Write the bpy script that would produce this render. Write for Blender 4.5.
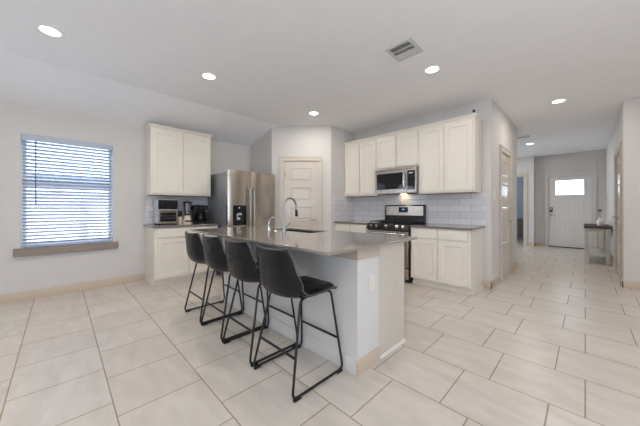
import bpy, bmesh, math, random
from mathutils import Vector, Matrix
random.seed(4)
PI = math.pi
R = math.radians
for _o in list(bpy.data.objects):
    bpy.data.objects.remove(_o)
SC = bpy.context.scene
COL = SC.collection

# ------------------------------------------------------------ camera, world, exposure
cd = bpy.data.cameras.new('camera'); cam = bpy.data.objects.new('camera', cd); COL.objects.link(cam)
F_PX = 262.5
cd.sensor_fit = 'HORIZONTAL'; cd.sensor_width = 36.0
cd.lens = F_PX / 640 * 36.0
cd.shift_y = -5.0 / 640
cd.clip_start = 0.02
CAM_Z = 1.18
cam.location = (0, 0, CAM_Z)
cam.rotation_euler = (R(90), 0, R(45.3 - 90))
SC.camera = cam

world = bpy.data.worlds.new('daylight_sky'); SC.world = world
world.use_nodes = True
wn = world.node_tree.nodes; wl = world.node_tree.links
bgn = wn['Background']
tcw = wn.new('ShaderNodeTexCoord'); sxw = wn.new('ShaderNodeSeparateXYZ'); rmp = wn.new('ShaderNodeValToRGB')
wl.new(tcw.outputs['Generated'], sxw.inputs[0]); wl.new(sxw.outputs['Z'], rmp.inputs[0]); wl.new(rmp.outputs[0], bgn.inputs[0])
rmp.color_ramp.elements[0].position = 0.0; rmp.color_ramp.elements[0].color = (0.73, 0.85, 1, 1)
rmp.color_ramp.elements[1].position = 0.7; rmp.color_ramp.elements[1].color = (0.55, 0.73, 1, 1)
WORLD_STRENGTH = 8.0
LAMP_STRENGTH = 14.0
LAMP_WATTS = 14.0
SUN_WATTS = 24.0
bgn.inputs[1].default_value = WORLD_STRENGTH
SC.view_settings.view_transform = 'Standard'
SC.view_settings.look = 'None'
SC.view_settings.gamma = 1.0
SC.view_settings.use_curve_mapping = False
SC.view_settings.exposure = -0.47
SC.cycles.max_bounces = 12
SC.cycles.diffuse_bounces = 8
SC.cycles.glossy_bounces = 5
SC.cycles.transmission_bounces = 6
SC.cycles.sample_clamp_indirect = 8.0
SC.cycles.caustics_reflective = False
SC.cycles.caustics_refractive = False

sl = bpy.data.lights.new('sun', 'SUN'); sun = bpy.data.objects.new('sun', sl); COL.objects.link(sun)
sl.energy = SUN_WATTS; sl.angle = R(1.0); sl.color = (1.0, .99, .98)
sun.rotation_euler = Vector((.25, 1.0, -1.35)).to_track_quat('-Z', 'Y').to_euler()

def portal(loc, rot, sx, sy):
    l = bpy.data.lights.new('window_daylight', 'AREA'); l.shape = 'RECTANGLE'; l.size = sx; l.size_y = sy
    l.energy = 1.0; l.cycles.is_portal = True
    o = bpy.data.objects.new('window_daylight', l); o.location = loc; o.rotation_euler = rot; COL.objects.link(o)

CEIL = 2.79
BACK_X, BACK_Y = -3.2, -3.2
portal((BACK_X - .02, -1.5, 1.3), (0, R(-90), 0), 2.2, 2.4)
portal((9.0, 2.80, 1.35), (R(-90), 0, 0), 2.2, 2.3)
portal((0.0, BACK_Y - .02, 1.3), (R(90), 0, 0), 3.0, 2.2)
portal((BACK_X + 1.25, 5.13, 1.4), (R(-90), 0, 0), 1.5, 1.5)
portal((.105, 5.18, 1.4), (R(-90), 0, 0), .95, 1.5)

# ------------------------------------------------------------ materials
def new_mat(name):
    m = bpy.data.materials.new(name); m.use_nodes = True
    nt = m.node_tree; b = nt.nodes['Principled BSDF']
    return m, nt, b

def srgb(c):
    return tuple(((v / 255) / 12.92 if v / 255 <= .04045 else ((v / 255 + .055) / 1.055) ** 2.4) for v in c)

def mat(name, rgb, rough=.5, metal=0.0, var=.04, vscale=6.0, bump=0.0, bscale=60.0, spec=.5, coat=0.0, stretch=None):
    m, nt, b = new_mat(name)
    c = srgb(rgb)
    tc = nt.nodes.new('ShaderNodeTexCoord'); mp = nt.nodes.new('ShaderNodeMapping')
    nt.links.new(tc.outputs['Object'], mp.inputs[0])
    if stretch: mp.inputs['Scale'].default_value = stretch
    nz = nt.nodes.new('ShaderNodeTexNoise'); nz.inputs['Scale'].default_value = vscale; nz.inputs['Detail'].default_value = 3
    nt.links.new(mp.outputs[0], nz.inputs[0])
    r = nt.nodes.new('ShaderNodeValToRGB')
    r.color_ramp.elements[0].position = .3; r.color_ramp.elements[1].position = .7
    r.color_ramp.elements[0].color = tuple(max(0, v * (1 - var)) for v in c) + (1,)
    r.color_ramp.elements[1].color = tuple(min(1, v * (1 + var)) for v in c) + (1,)
    nt.links.new(nz.outputs[0], r.inputs[0]); nt.links.new(r.outputs[0], b.inputs['Base Color'])
    b.inputs['Roughness'].default_value = rough; b.inputs['Metallic'].default_value = metal
    b.inputs['Specular IOR Level'].default_value = spec
    if coat: b.inputs['Coat Weight'].default_value = coat; b.inputs['Coat Roughness'].default_value = .1
    if bump:
        n2 = nt.nodes.new('ShaderNodeTexNoise'); n2.inputs['Scale'].default_value = bscale; n2.inputs['Detail'].default_value = 2
        nt.links.new(mp.outputs[0], n2.inputs[0])
        bp = nt.nodes.new('ShaderNodeBump'); bp.inputs['Strength'].default_value = bump; bp.inputs['Distance'].default_value = .01
        nt.links.new(n2.outputs[0], bp.inputs['Height']); nt.links.new(bp.outputs[0], b.inputs['Normal'])
    return m

def emit(name, rgb, strength):
    m, nt, b = new_mat(name)
    b.inputs['Base Color'].default_value = (*rgb, 1)
    b.inputs['Emission Color'].default_value = (*rgb, 1); b.inputs['Emission Strength'].default_value = strength
    return m

M = {}
M['wall'] = mat('wall_paint', (205, 201, 197), .75, var=.012, bump=.12, bscale=90, spec=.3)
M['island_wall'] = mat('island_wall_paint', (206, 201, 195), .75, var=.02, bump=.3, bscale=45, spec=.3)
M['daywall'] = mat('daylight_tinted_wall', (196, 206, 218), .75, var=.012)  # blue of the daylight is put into this wall's colour
M['ceil'] = mat('ceiling_paint', (238, 238, 239), .9, var=.01, bump=.2, bscale=70, spec=.2)
M['base'] = mat('baseboard_paint', (194, 176, 154), .45, var=.02)
M['casing'] = mat('casing_paint', (197, 188, 176), .35, var=.015)
M['fcasing'] = mat('front_casing_paint', (206, 201, 195), .35, var=.01)
M['doorp'] = mat('door_paint', (200, 190, 178), .2, var=.015)
M['frontdoor'] = mat('front_door_paint', (216, 213, 208), .35, var=.015)
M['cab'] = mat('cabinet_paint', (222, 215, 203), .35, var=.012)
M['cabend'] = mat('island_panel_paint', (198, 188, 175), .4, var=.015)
M['quartz'] = mat('island_quartz', (142, 134, 125), .09, coat=.5, var=.03, vscale=40, spec=.6)
M['quartz2'] = mat('perimeter_quartz', (118, 111, 104), .12, coat=.3, var=.04, vscale=45, spec=.6)
M['steel'] = mat('stainless_steel', (180, 170, 158), .24, 1.0, var=.05, vscale=3, stretch=(40, 40, .6))
M['steel_side'] = mat('grey_steel_side', (150, 152, 156), .45, .6, var=.03)
M['chrome'] = mat('chrome', (225, 226, 228), .08, 1.0, var=.01)
M['satin'] = mat('satin_nickel', (170, 165, 158), .3, 1.0, var=.02)
M['black'] = mat('black_enamel', (14, 14, 15), .22, var=.1)
M['blackm'] = mat('matte_black_metal', (30, 30, 33), .42, .3, var=.1)
M['iron'] = mat('cast_iron', (26, 25, 25), .6, var=.15)
M['glassb'] = mat('dark_oven_glass', (9, 9, 11), .06, var=.05, spec=.5)
M['leather'] = mat('black_faux_leather', (11, 12, 15), .27, var=.2, vscale=9, bump=.9, bscale=11, spec=.34)
M['seam'] = mat('grey_leather_edge', (92, 84, 76), .5, var=.05)
M['rubber'] = mat('black_rubber', (18, 18, 18), .7, var=.05)
M['plastic'] = mat('white_plastic', (232, 230, 226), .35, var=.01)
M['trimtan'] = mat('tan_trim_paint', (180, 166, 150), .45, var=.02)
M['outlet'] = mat('almond_plastic', (216, 208, 197), .35, var=.01)
M['slat'] = mat('white_blind_slat', (172, 180, 194), .45, var=.01)
M['sill'] = mat('taupe_sill_paint', (136, 120, 108), .4, var=.04)
M['vinyl'] = mat('white_vinyl', (225, 228, 232), .4, var=.01)
M['darkwood'] = mat('dark_stained_wood', (58, 46, 38), .6, var=.25, vscale=4, stretch=(2, 20, 20))
M['whitewood'] = mat('distressed_white_wood', (196, 190, 182), .6, var=.1, vscale=8, stretch=(1, 1, .3))
M['grate'] = mat('dark_grille', (62, 62, 64), .6)
M['ventw'] = mat('vent_paint', (205, 205, 204), .5)
M['wood'] = mat('underside_wood', (168, 138, 110), .6, var=.1)
M['toe'] = mat('toe_kick_paint', (222, 215, 204), .45)
M['brownd'] = mat('grey_brown_wood', (120, 112, 106), .5, var=.15, stretch=(1, 1, 8))
M['rose'] = mat('red_petal', (150, 25, 35), .6, var=.2)
M['stem'] = mat('green_stem', (60, 85, 45), .6, var=.2)
M['ceramic'] = mat('white_ceramic', (235, 232, 228), .2, var=.01)
M['cream'] = mat('cream_plastic', (225, 210, 190), .35)
M['silverp'] = mat('silver_plastic', (185, 190, 198), .3, .5)
M['fence'] = mat('pale_fence_wood', (176, 170, 165), .8, var=.1, stretch=(12, 12, 1))
M['siding'] = mat('pale_siding', (205, 204, 202), .8, var=.04)
M['roof'] = mat('grey_shingles', (70, 76, 88), .9, var=.2, vscale=20)
M['ground'] = mat('pale_concrete', (200, 198, 192), .95, var=.2, vscale=10)
M['lens'] = emit('lamp_lens', (1.0, .965, .91), LAMP_STRENGTH)
M['undercab'] = emit('cooktop_lamp', (1.0, .72, .42), 30.0)
M['display'] = emit('blue_display', (.25, .45, 1.0), .9)
M['padlight'] = emit('dispenser_light', (.9, .92, 1.0), .55)

def glass_mat(name, tint=(1, 1, 1), rough=0.0, trans=.9):
    m, nt, b = new_mat(name)
    nt.nodes.remove(b)
    out = nt.nodes['Material Output']
    tr = nt.nodes.new('ShaderNodeBsdfTransparent'); tr.inputs[0].default_value = (*tint, 1)
    gl = nt.nodes.new('ShaderNodeBsdfGlossy'); gl.inputs['Roughness'].default_value = .02
    mx = nt.nodes.new('ShaderNodeMixShader'); mx.inputs[0].default_value = 1 - trans
    nt.links.new(tr.outputs[0], mx.inputs[1]); nt.links.new(gl.outputs[0], mx.inputs[2]); nt.links.new(mx.outputs[0], out.inputs[0])
    return m
M['glass'] = glass_mat('window_glass', (.97, .98, 1), trans=.92)
M['jar'] = glass_mat('clear_jar_glass', (.86, .88, .9), trans=.8)

def floor_mat():
    m, nt, b = new_mat('porcelain_floor_tile')
    g = nt.nodes.new('ShaderNodeNewGeometry'); sx = nt.nodes.new('ShaderNodeSeparateXYZ')
    nt.links.new(g.outputs['Position'], sx.inputs[0])
    def add(sock, v):
        n = nt.nodes.new('ShaderNodeMath'); n.operation = 'ADD'; nt.links.new(sock, n.inputs[0]); n.inputs[1].default_value = v
        return n.outputs[0]
    U = add(sx.outputs['Y'], .465 * 40); V = add(sx.outputs['X'], -.228 + .467 * 41)
    cb = nt.nodes.new('ShaderNodeCombineXYZ'); nt.links.new(U, cb.inputs[0]); nt.links.new(V, cb.inputs[1])
    br = nt.nodes.new('ShaderNodeTexBrick'); nt.links.new(cb.outputs[0], br.inputs['Vector'])
    br.offset = 2 / 3; br.offset_frequency = 2; br.squash = 1.0; br.squash_frequency = 2
    br.inputs['Scale'].default_value = 1.0; br.inputs['Brick Width'].default_value = .465; br.inputs['Row Height'].default_value = .467
    br.inputs['Mortar Size'].default_value = .0042; br.inputs['Mortar Smooth'].default_value = .2; br.inputs['Bias'].default_value = 0.0
    br.inputs['Color1'].default_value = (*srgb((205, 197, 187)), 1); br.inputs['Color2'].default_value = (*srgb((200, 191, 180)), 1)
    br.inputs['Mortar'].default_value = (*srgb((160, 140, 116)), 1)
    mp = nt.nodes.new('ShaderNodeMapping'); nt.links.new(g.outputs['Position'], mp.inputs[0]); mp.inputs['Scale'].default_value = (3.0, 1.0, 1)
    nz = nt.nodes.new('ShaderNodeTexNoise'); nz.inputs['Scale'].default_value = 3.2; nz.inputs['Detail'].default_value = 5; nz.inputs['Distortion'].default_value = .6
    nt.links.new(mp.outputs[0], nz.inputs[0])
    rp = nt.nodes.new('ShaderNodeValToRGB'); rp.color_ramp.elements[0].position = .3; rp.color_ramp.elements[1].position = .72
    rp.color_ramp.elements[0].color = (.90, .89, .875, 1); rp.color_ramp.elements[1].color = (1.06, 1.06, 1.06, 1)
    nt.links.new(nz.outputs[0], rp.inputs[0])
    mx = nt.nodes.new('ShaderNodeMix'); mx.data_type = 'RGBA'; mx.blend_type = 'MULTIPLY'; mx.inputs[0].default_value = 1.0
    nt.links.new(br.outputs['Color'], mx.inputs[6]); nt.links.new(rp.outputs[0], mx.inputs[7]); nt.links.new(mx.outputs[2], b.inputs['Base Color'])
    rr = nt.nodes.new('ShaderNodeMapRange'); rr.inputs['To Min'].default_value = .29; rr.inputs['To Max'].default_value = .75
    nt.links.new(br.outputs['Fac'], rr.inputs[0]); nt.links.new(rr.outputs[0], b.inputs['Roughness'])
    bp = nt.nodes.new('ShaderNodeBump'); bp.invert = True; bp.inputs['Strength'].default_value = .5; bp.inputs['Distance'].default_value = .003
    nt.links.new(br.outputs['Fac'], bp.inputs['Height']); nt.links.new(bp.outputs[0], b.inputs['Normal'])
    b.inputs['Specular IOR Level'].default_value = .65
    return m
M['floor'] = floor_mat()

def subway_mat(axis):
    m, nt, b = new_mat('glossy_subway_tile_' + axis.lower())
    g = nt.nodes.new('ShaderNodeNewGeometry'); sx = nt.nodes.new('ShaderNodeSeparateXYZ')
    nt.links.new(g.outputs['Position'], sx.inputs[0])
    cb = nt.nodes.new('ShaderNodeCombineXYZ')
    def add(sock, v):
        n = nt.nodes.new('ShaderNodeMath'); n.operation = 'ADD'; nt.links.new(sock, n.inputs[0]); n.inputs[1].default_value = v
        return n.outputs[0]
    nt.links.new(add(sx.outputs[axis], 8.12), cb.inputs[0]); nt.links.new(add(sx.outputs['Z'], -.914 + .104 * 10), cb.inputs[1])
    br = nt.nodes.new('ShaderNodeTexBrick'); nt.links.new(cb.outputs[0], br.inputs['Vector'])
    br.offset = .5; br.offset_frequency = 2
    br.inputs['Scale'].default_value = 1.0; br.inputs['Brick Width'].default_value = .34; br.inputs['Row Height'].default_value = .104
    br.inputs['Mortar Size'].default_value = .0035; br.inputs['Mortar Smooth'].default_value = .1
    br.inputs['Color1'].default_value = (*srgb((222, 220, 221)), 1); br.inputs['Color2'].default_value = (*srgb((212, 210, 212)), 1)
    br.inputs['Mortar'].default_value = (*srgb((178, 175, 174)), 1)
    nt.links.new(br.outputs['Color'], b.inputs['Base Color'])
    rr = nt.nodes.new('ShaderNodeMapRange'); rr.inputs['To Min'].default_value = .14; rr.inputs['To Max'].default_value = .8
    nt.links.new(br.outputs['Fac'], rr.inputs[0]); nt.links.new(rr.outputs[0], b.inputs['Roughness'])
    bp = nt.nodes.new('ShaderNodeBump'); bp.invert = True; bp.inputs['Strength'].default_value = .6; bp.inputs['Distance'].default_value = .003
    nt.links.new(br.outputs['Fac'], bp.inputs['Height']); nt.links.new(bp.outputs[0], b.inputs['Normal'])
    return m
M['subY'] = subway_mat('Y'); M['subX'] = subway_mat('X')

# ------------------------------------------------------------ mesh builder
class MB:
    def __init__(s): s.v = []; s.f = []; s.sm = []
    def add(s, vs, fs, smooth=False):
        n = len(s.v); s.v += [tuple(v) for v in vs]; s.f += [tuple(i + n for i in f) for f in fs]; s.sm += [smooth] * len(fs); return s
    def box(s, x0, x1, y0, y1, z0, z1):
        x0, x1 = min(x0, x1), max(x0, x1); y0, y1 = min(y0, y1), max(y0, y1); z0, z1 = min(z0, z1), max(z0, z1)
        vs = [(x, y, z) for z in (z0, z1) for y in (y0, y1) for x in (x0, x1)]
        return s.add(vs, [(0, 2, 3, 1), (4, 5, 7, 6), (0, 1, 5, 4), (2, 6, 7, 3), (0, 4, 6, 2), (1, 3, 7, 5)])
    def prism(s, poly, axis, a, b):
        """extrude a polygon (list of 2D points) along an axis: 'x' -> (y,z), 'y' -> (x,z), 'z' -> (x,y)"""
        def P(p, t): return {'x': (t, p[0], p[1]), 'y': (p[0], t, p[1]), 'z': (p[0], p[1], t)}[axis]
        n = len(poly); vs = [P(p, a) for p in poly] + [P(p, b) for p in poly]
        fs = [tuple(range(n)), tuple(range(2 * n - 1, n - 1, -1))] + [(i, i + n, (i + 1) % n + n, (i + 1) % n) for i in range(n)]
        return s.add(vs, fs)
    def cyl(s, p0, p1, r0, r1=None, seg=20, smooth=True):
        r1 = r0 if r1 is None else r1
        return s.tube([p0, p1], [r0, r1], seg)
    def tube(s, path, r, seg=12):
        path = [Vector(p) for p in path]; n = len(path)
        rs = r if isinstance(r, (list, tuple)) else [r] * n
        T = []
        for i in range(n):
            a = path[max(i - 1, 0)]; b = path[min(i + 1, n - 1)]; T.append((b - a).normalized())
        ref = Vector((0, 0, 1)) if abs(T[0].z) < .9 else Vector((1, 0, 0))
        u = T[0].cross(ref).normalized(); vs = []
        for i in range(n):
            u = (u - T[i] * u.dot(T[i])).normalized(); w = T[i].cross(u)
            for k in range(seg):
                a = 2 * PI * k / seg; vs.append(path[i] + (u * math.cos(a) + w * math.sin(a)) * rs[i])
        fs = [(i * seg + k, i * seg + (k + 1) % seg, (i + 1) * seg + (k + 1) % seg, (i + 1) * seg + k) for i in range(n - 1) for k in range(seg)]
        s.add(vs, fs, True); m = len(s.v) - len(vs)
        s.f.append(tuple(m + k for k in range(seg - 1, -1, -1))); s.sm.append(False)
        s.f.append(tuple(m + (n - 1) * seg + k for k in range(seg))); s.sm.append(False)
        return s
    def lathe(s, prof, c=(0, 0, 0), seg=24):
        vs = []
        for r, z in prof:
            for k in range(seg):
                a = 2 * PI * k / seg; vs.append((c[0] + r * math.cos(a), c[1] + r * math.sin(a), c[2] + z))
        n = len(prof)
        fs = [(i * seg + k, i * seg + (k + 1) % seg, (i + 1) * seg + (k + 1) % seg, (i + 1) * seg + k) for i in range(n - 1) for k in range(seg)]
        s.add(vs, fs, True); m = len(s.v) - len(vs)
        if prof[0][0] > 1e-5: s.f.append(tuple(m + k for k in range(seg - 1, -1, -1))); s.sm.append(False)
        if prof[-1][0] > 1e-5: s.f.append(tuple(m + (n - 1) * seg + k for k in range(seg))); s.sm.append(False)
        return s
    def ring(s, outer, inner, y, d=0.0):
        """quads between two nested rects (x0,x1,z0,z1): outer at depth y, inner at depth y+d, facing -y"""
        def c(q, yy): x0, x1, z0, z1 = q; return [(x0, yy, z0), (x1, yy, z0), (x1, yy, z1), (x0, yy, z1)]
        vs = c(outer, y) + c(inner, y + d)
        return s.add(vs, [(i, (i + 1) % 4, (i + 1) % 4 + 4, i + 4) for i in range(4)])
    def rect(s, q, y):
        x0, x1, z0, z1 = q
        return s.add([(x0, y, z0), (x1, y, z0), (x1, y, z1), (x0, y, z1)], [(0, 1, 2, 3)])
    def build(s, name, material, parent=None, loc=None, rotz=None, bevel=0.0, bseg=2, sub=0, solid=0.0, angle=35, normals=True):
        me = bpy.data.meshes.new(name); me.from_pydata(s.v, [], s.f)
        me.polygons.foreach_set('use_smooth', [True] * len(s.f))
        if normals:
            bm = bmesh.new(); bm.from_mesh(me)
            bmesh.ops.remove_doubles(bm, verts=bm.verts, dist=1e-5)
            bmesh.ops.recalc_face_normals(bm, faces=bm.faces); bm.to_mesh(me); bm.free()
        me.set_sharp_from_angle(angle=R(angle))
        me.materials.append(material); me.update()
        o = bpy.data.objects.new(name, me); COL.objects.link(o)
        if parent: o.parent = parent
        if loc: o.location = loc
        if rotz is not None: o.rotation_euler = (0, 0, rotz)
        if solid:
            k = o.modifiers.new('solid', 'SOLIDIFY'); k.thickness = solid; k.offset = 0
        if bevel:
            k = o.modifiers.new('bevel', 'BEVEL'); k.width = bevel; k.segments = bseg; k.limit_method = 'ANGLE'; k.angle_limit = R(40)
        if sub:
            k = o.modifiers.new('sub', 'SUBSURF'); k.levels = sub; k.render_levels = sub
        return o

def tag(o, label=None, cat=None, group=None, kind=None):
    if label: o['label'] = label
    if cat: o['category'] = cat
    if group: o['group'] = group
    if kind: o['kind'] = kind
    return o

def thing(name, label, cat, loc=(0, 0, 0), rz=0.0, group=None, kind=None):
    o = bpy.data.objects.new(name, None); COL.objects.link(o); o.empty_display_size = .1
    o.location = loc; o.rotation_euler = (0, 0, rz)
    return tag(o, label, cat, group, kind)

def copy_tree(o, parent=None):
    c = o.copy(); COL.objects.link(c)
    if parent is not None: c.parent = parent
    for ch in list(o.children): copy_tree(ch, c)
    return c

def fillet(pts, rad, n=5):
    pts = [Vector(p) for p in pts]; out = [pts[0]]
    for i in range(1, len(pts) - 1):
        a, b, c = pts[i - 1], pts[i], pts[i + 1]
        d1 = (a - b); d2 = (c - b); r = min(rad, d1.length * .45, d2.length * .45)
        p = b + d1.normalized() * r; q = b + d2.normalized() * r
        for k in range(n + 1):
            t = k / n; out.append(p * (1 - t) ** 2 + b * 2 * t * (1 - t) + q * t * t)
    out.append(pts[-1]); return out

NEG90 = R(-90)
# ------------------------------------------------------------ structure: shell
def wall(name, loc, rz, length, h, th=.12, openings=(), material=None, z0=0.0):
    """front face at local y=0 looking to -y; openings (x0,x1,z0,z1)"""
    mb = MB(); xs = sorted(set([0, length] + [o[0] for o in openings] + [o[1] for o in openings]))
    for a, b in zip(xs[:-1], xs[1:]):
        cur = z0
        for o in sorted([o for o in openings if o[0] <= a + 1e-6 and o[1] >= b - 1e-6], key=lambda q: q[2]):
            if o[2] > cur + 1e-6: mb.box(a, b, 0, th, cur, o[2])
            cur = o[3]
        if cur < h: mb.box(a, b, 0, th, cur, h)
    o = mb.build(name, material or M['wall'], loc=loc, rotz=rz)
    return tag(o, kind='structure')

tag(MB().box(BACK_X - .2, 14, BACK_Y - .2, 5.3, -.12, 0).build('floor', M['floor']), kind='structure')
tag(MB().prism([(BACK_Y - .2, CEIL), (4.20, CEIL), (5.085, 2.50), (5.3, 2.43), (5.3, 3.2), (BACK_Y - .2, 3.2)], 'x', BACK_X - .2, 14).build('ceiling', M['ceil'], angle=8), kind='structure')

LW = 5.085
RW = 4.50
HL = .97
HR = -.40
FW = 10.65
wall('wall_left', (BACK_X, LW, 0), 0, RW - BACK_X + .12, 2.56, .14, [(.5, 2.0, .64, 2.13), (-.36 - BACK_X, .575 - BACK_X, .64, 2.13)])
wall('wall_pantry_left', (2.94, LW, 0), NEG90, LW - 4.31 + .0, 2.79)
PD = math.hypot(3.76 - 2.94, 4.31 - 3.49)
PA = math.atan2(3.49 - 4.31, 3.76 - 2.94)
wall('wall_pantry', (2.94, 4.31, 0), PA, PD, CEIL + .02, .12, [(.23, .905, 0, 2.10)])
wall('wall_pantry_right', (3.76, 3.49, 0), 0, RW - 3.76 + .1, CEIL + .02)
wall('wall_range', (RW, LW, 0), NEG90, LW - HL - .12, CEIL + .02)
wall('wall_hall_left', (RW, HL, 0), 0, 6.55 - RW, CEIL + .02, .12, [(5.08 - RW, 5.84 - RW, 0, 2.11)])
wall('wall_corridor_side', (6.55, HL + .12, 0), R(90), 1.78, CEIL + .02)
wall('wall_corridor_end', (6.43, 2.75, 0), 0, 3.92, CEIL + .02, .14, [(1.47, 3.67, .2, 2.5)])
wall('wall_foyer', (10.35, 2.75, 0), NEG90, 2.75 - 1.11, CEIL + .02, .12, [(.55, 1.40, 0, 2.18)])
wall('wall_foyer_return', (10.35 + .12, 1.11, 0), 0, .4, CEIL + .02)
wall('wall_front', (FW, 1.11, 0), NEG90, 1.11 - HR + .1, CEIL + .02, .14, [(1.11 - .80, 1.11 + .145, 0, 2.13)])
wall('wall_hall_right', (FW + .1, HR, 0), R(180), FW + .1 - 5.95, CEIL + .02, .12, [(FW + .1 - 7.16, FW + .1 - 6.22, 0, 2.11)])
wall('wall_living_right', (5.95, HR - .12, 0), NEG90, HR - .12 - BACK_Y + .1, CEIL + .02)
wall('wall_living_end', (5.95 + .1, BACK_Y, 0), R(180), 5.95 + .2 - BACK_X, CEIL + .02, .14, [(4.55, 7.55, .2, 2.4)])
wall('wall_living_back', (BACK_X, BACK_Y, 0), R(90), LW - BACK_Y, CEIL + .02, .14, [(.5, 2.9, .2, 2.4)])
# bedroom beyond the foyer opening
wall('wall_bedroom_end', (13.4, 4.2, 0), NEG90, 3.2, CEIL + .02, .14, material=M['daywall'])
wall('wall_bedroom_right', (13.4, 1.0, 0), R(180), 2.6, CEIL + .02)
wall('wall_bedroom_left', (10.4, 4.2, 0), 0, 3.0, CEIL + .02, .14, [(.8, 2.5, .9, 2.2)])
wall('wall_bedroom_near', (10.47, 2.75, 0), R(90), 1.5, CEIL + .02)
portal((12.05, 4.3, 1.55), (R(-90), 0, 0), 1.7, 1.3)

# unseen windows added to let daylight in: living room, corridor, bedroom
def added_window(n, loc, rz, w, z0, z1, mull):
    t = thing('window_%d' % n, None, None, loc, rz, kind='structure')
    mb = MB()
    mb.box(0, w, .03, .10, z0, z0 + .05); mb.box(0, w, .03, .10, z1 - .05, z1)
    for i in range(mull + 1):
        x = i * (w - .05) / mull; mb.box(x, x + .05, .031, .099, z0, z1)
    mb.build('window_frame', M['vinyl'], t)
    MB().box(.02, w - .02, .06, .066, z0 + .02, z1 - .02).build('glass_pane', M['glass'], t)
added_window(2, (5.95 + .1 - 4.55, BACK_Y, 0), R(180), 3.0, .2, 2.4, 3)
added_window(3, (BACK_X, BACK_Y + .5, 0), R(90), 2.4, .2, 2.4, 2)
added_window(4, (7.9, 2.75, 0), 0, 2.2, .2, 2.5, 2)  # corridor end, out of view; added to brighten the foyer
added_window(6, (BACK_X + .5, LW, 0), 0, 1.5, .64, 2.13, 1)  # out of view; added to brighten the left ceiling and floor
added_window(5, (11.2, 4.2, 0), 0, 1.7, .9, 2.2, 2)  # out of view in the bedroom; added for its bluish daylight

# baseboards
BBH, BBT = .105, .014
def baseboard(name, loc, rz, x0, x1, h=BBH):
    mb = MB().prism([(0, 0), (-BBT, 0), (-BBT, h - .02), (-BBT * .45, h), (0, h)], 'x', x0, x1)
    return tag(mb.build(name, M['base'], loc=loc, rotz=rz), kind='structure')
baseboard('baseboard_left', (0, LW, 0), 0, BACK_X, 1.0)
baseboard('baseboard_range', (RW, 0, 0), NEG90, -1.06, -HL + BBT)
baseboard('baseboard_hall_left', (0, HL, 0), 0, RW - BBT, 4.99)
baseboard('baseboard_hall_left_far', (0, HL, 0), 0, 5.93, 6.55 + BBT)
baseboard('baseboard_corridor', (6.55, HL, 0), R(90), -BBT, 1.6)
baseboard('baseboard_foyer', (10.35, 0, 0), NEG90, -1.26, -1.11 + BBT)
baseboard('baseboard_foyer_far', (10.35, 0, 0), NEG90, -2.75, -2.29)
baseboard('baseboard_foyer_return', (0, 1.11, 0), 0, 10.35 - BBT, FW)
baseboard('baseboard_front', (FW, 0, 0), NEG90, -1.11, -.90)
baseboard('baseboard_front_right', (FW, 0, 0), NEG90, .25, .40)
baseboard('baseboard_hall_right', (0, HR, 0), R(180), -FW, -7.25)
baseboard('baseboard_hall_right_near', (0, HR, 0), R(180), -6.13, -5.95 + BBT)
baseboard('baseboard_living_right', (5.95, 0, 0), NEG90, -HR - BBT, 3.2)
baseboard('baseboard_pantry_left', (2.94, 0, 0), NEG90, -LW, -4.31)
baseboard('baseboard_pantry', (2.94, 4.31, 0), PA, 0, .14)
baseboard('baseboard_pantry_far', (2.94, 4.31, 0), PA, .97, PD)

# ------------------------------------------------------------ doors
def casing_mb(x0, x1, ztop, w=.085, t=.018):
    mb = MB()
    for a, b, c, d in ((x0 - w, x0, 0, ztop), (x1, x1 + w, 0, ztop), (x0 - w, x1 + w, ztop, ztop + w)):
        mb.box(a, b, -t, 0, c, d)
    mb.box(x0 - w, x0 - w + .018, -t - .006, -t, 0, ztop + w); mb.box(x1 + w - .018, x1 + w, -t - .006, -t, 0, ztop + w)
    mb.box(x0 - w + .018, x1 + w - .018, -t - .006, -t, ztop + w - .018, ztop + w)
    return mb
def jamb_mb(x0, x1, ztop, th=.12, t=.018):
    return MB().box(x0, x0 + t, 0, th, 0, ztop).box(x1 - t, x1, 0, th, 0, ztop).box(x0 + t, x1 - t, 0, th, ztop - t, ztop)
def panel_slab(x0, x1, z0, z1, y, panels, th=.038, rec=.009, groove=.022):
    """slab whose front has raised panels; panels are stacked rects sharing x-range per column"""
    mb = MB(); cols = sorted(set((p[0], p[1]) for p in panels))
    xs = x0
    for (a, b) in cols:
        mb.rect((xs, a, z0, z1), y)
        zz = z0
        for p in sorted([p for p in panels if (p[0], p[1]) == (a, b)], key=lambda q: q[2]):
            mb.rect((a, b, zz, p[2]), y); zz = p[3]
            o1 = p; o2 = (p[0] + .008, p[1] - .008, p[2] + .008, p[3] - .008)
            o3 = (o2[0] + groove, o2[1] - groove, o2[2] + groove, o2[3] - groove)
            mb.ring(o1, o2, y, rec); mb.ring(o2, o3, y + rec, -rec * .75); mb.rect(o3, y + rec * .25)
        mb.rect((a, b, zz, z1), y); xs = b
    mb.rect((xs, x1, z0, z1), y)
    c = [(x0, z0), (x1, z0), (x1, z1), (x0, z1)]
    vs = [(p[0], y, p[1]) for p in c] + [(p[0], y + th, p[1]) for p in c]
    mb.add(vs, [(i, i + 4, (i + 1) % 4 + 4, (i + 1) % 4) for i in range(4)] + [(7, 6, 5, 4)])
    return mb
def lever(parent, x, z, y, d=1):
    """lever handle projecting to -y, lever pointing in direction d along x"""
    mb = MB(); mb.cyl((x, y, z), (x, y - .008, z), .027, seg=20); mb.cyl((x, y - .008, z), (x, y - .05, z), .010)
    mb.tube(fillet([(x, y - .045, z), (x, y - .058, z), (x + d * .11, y - .058, z)], .012), .009)
    return mb.build('door_handle', M['satin'], parent)
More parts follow.
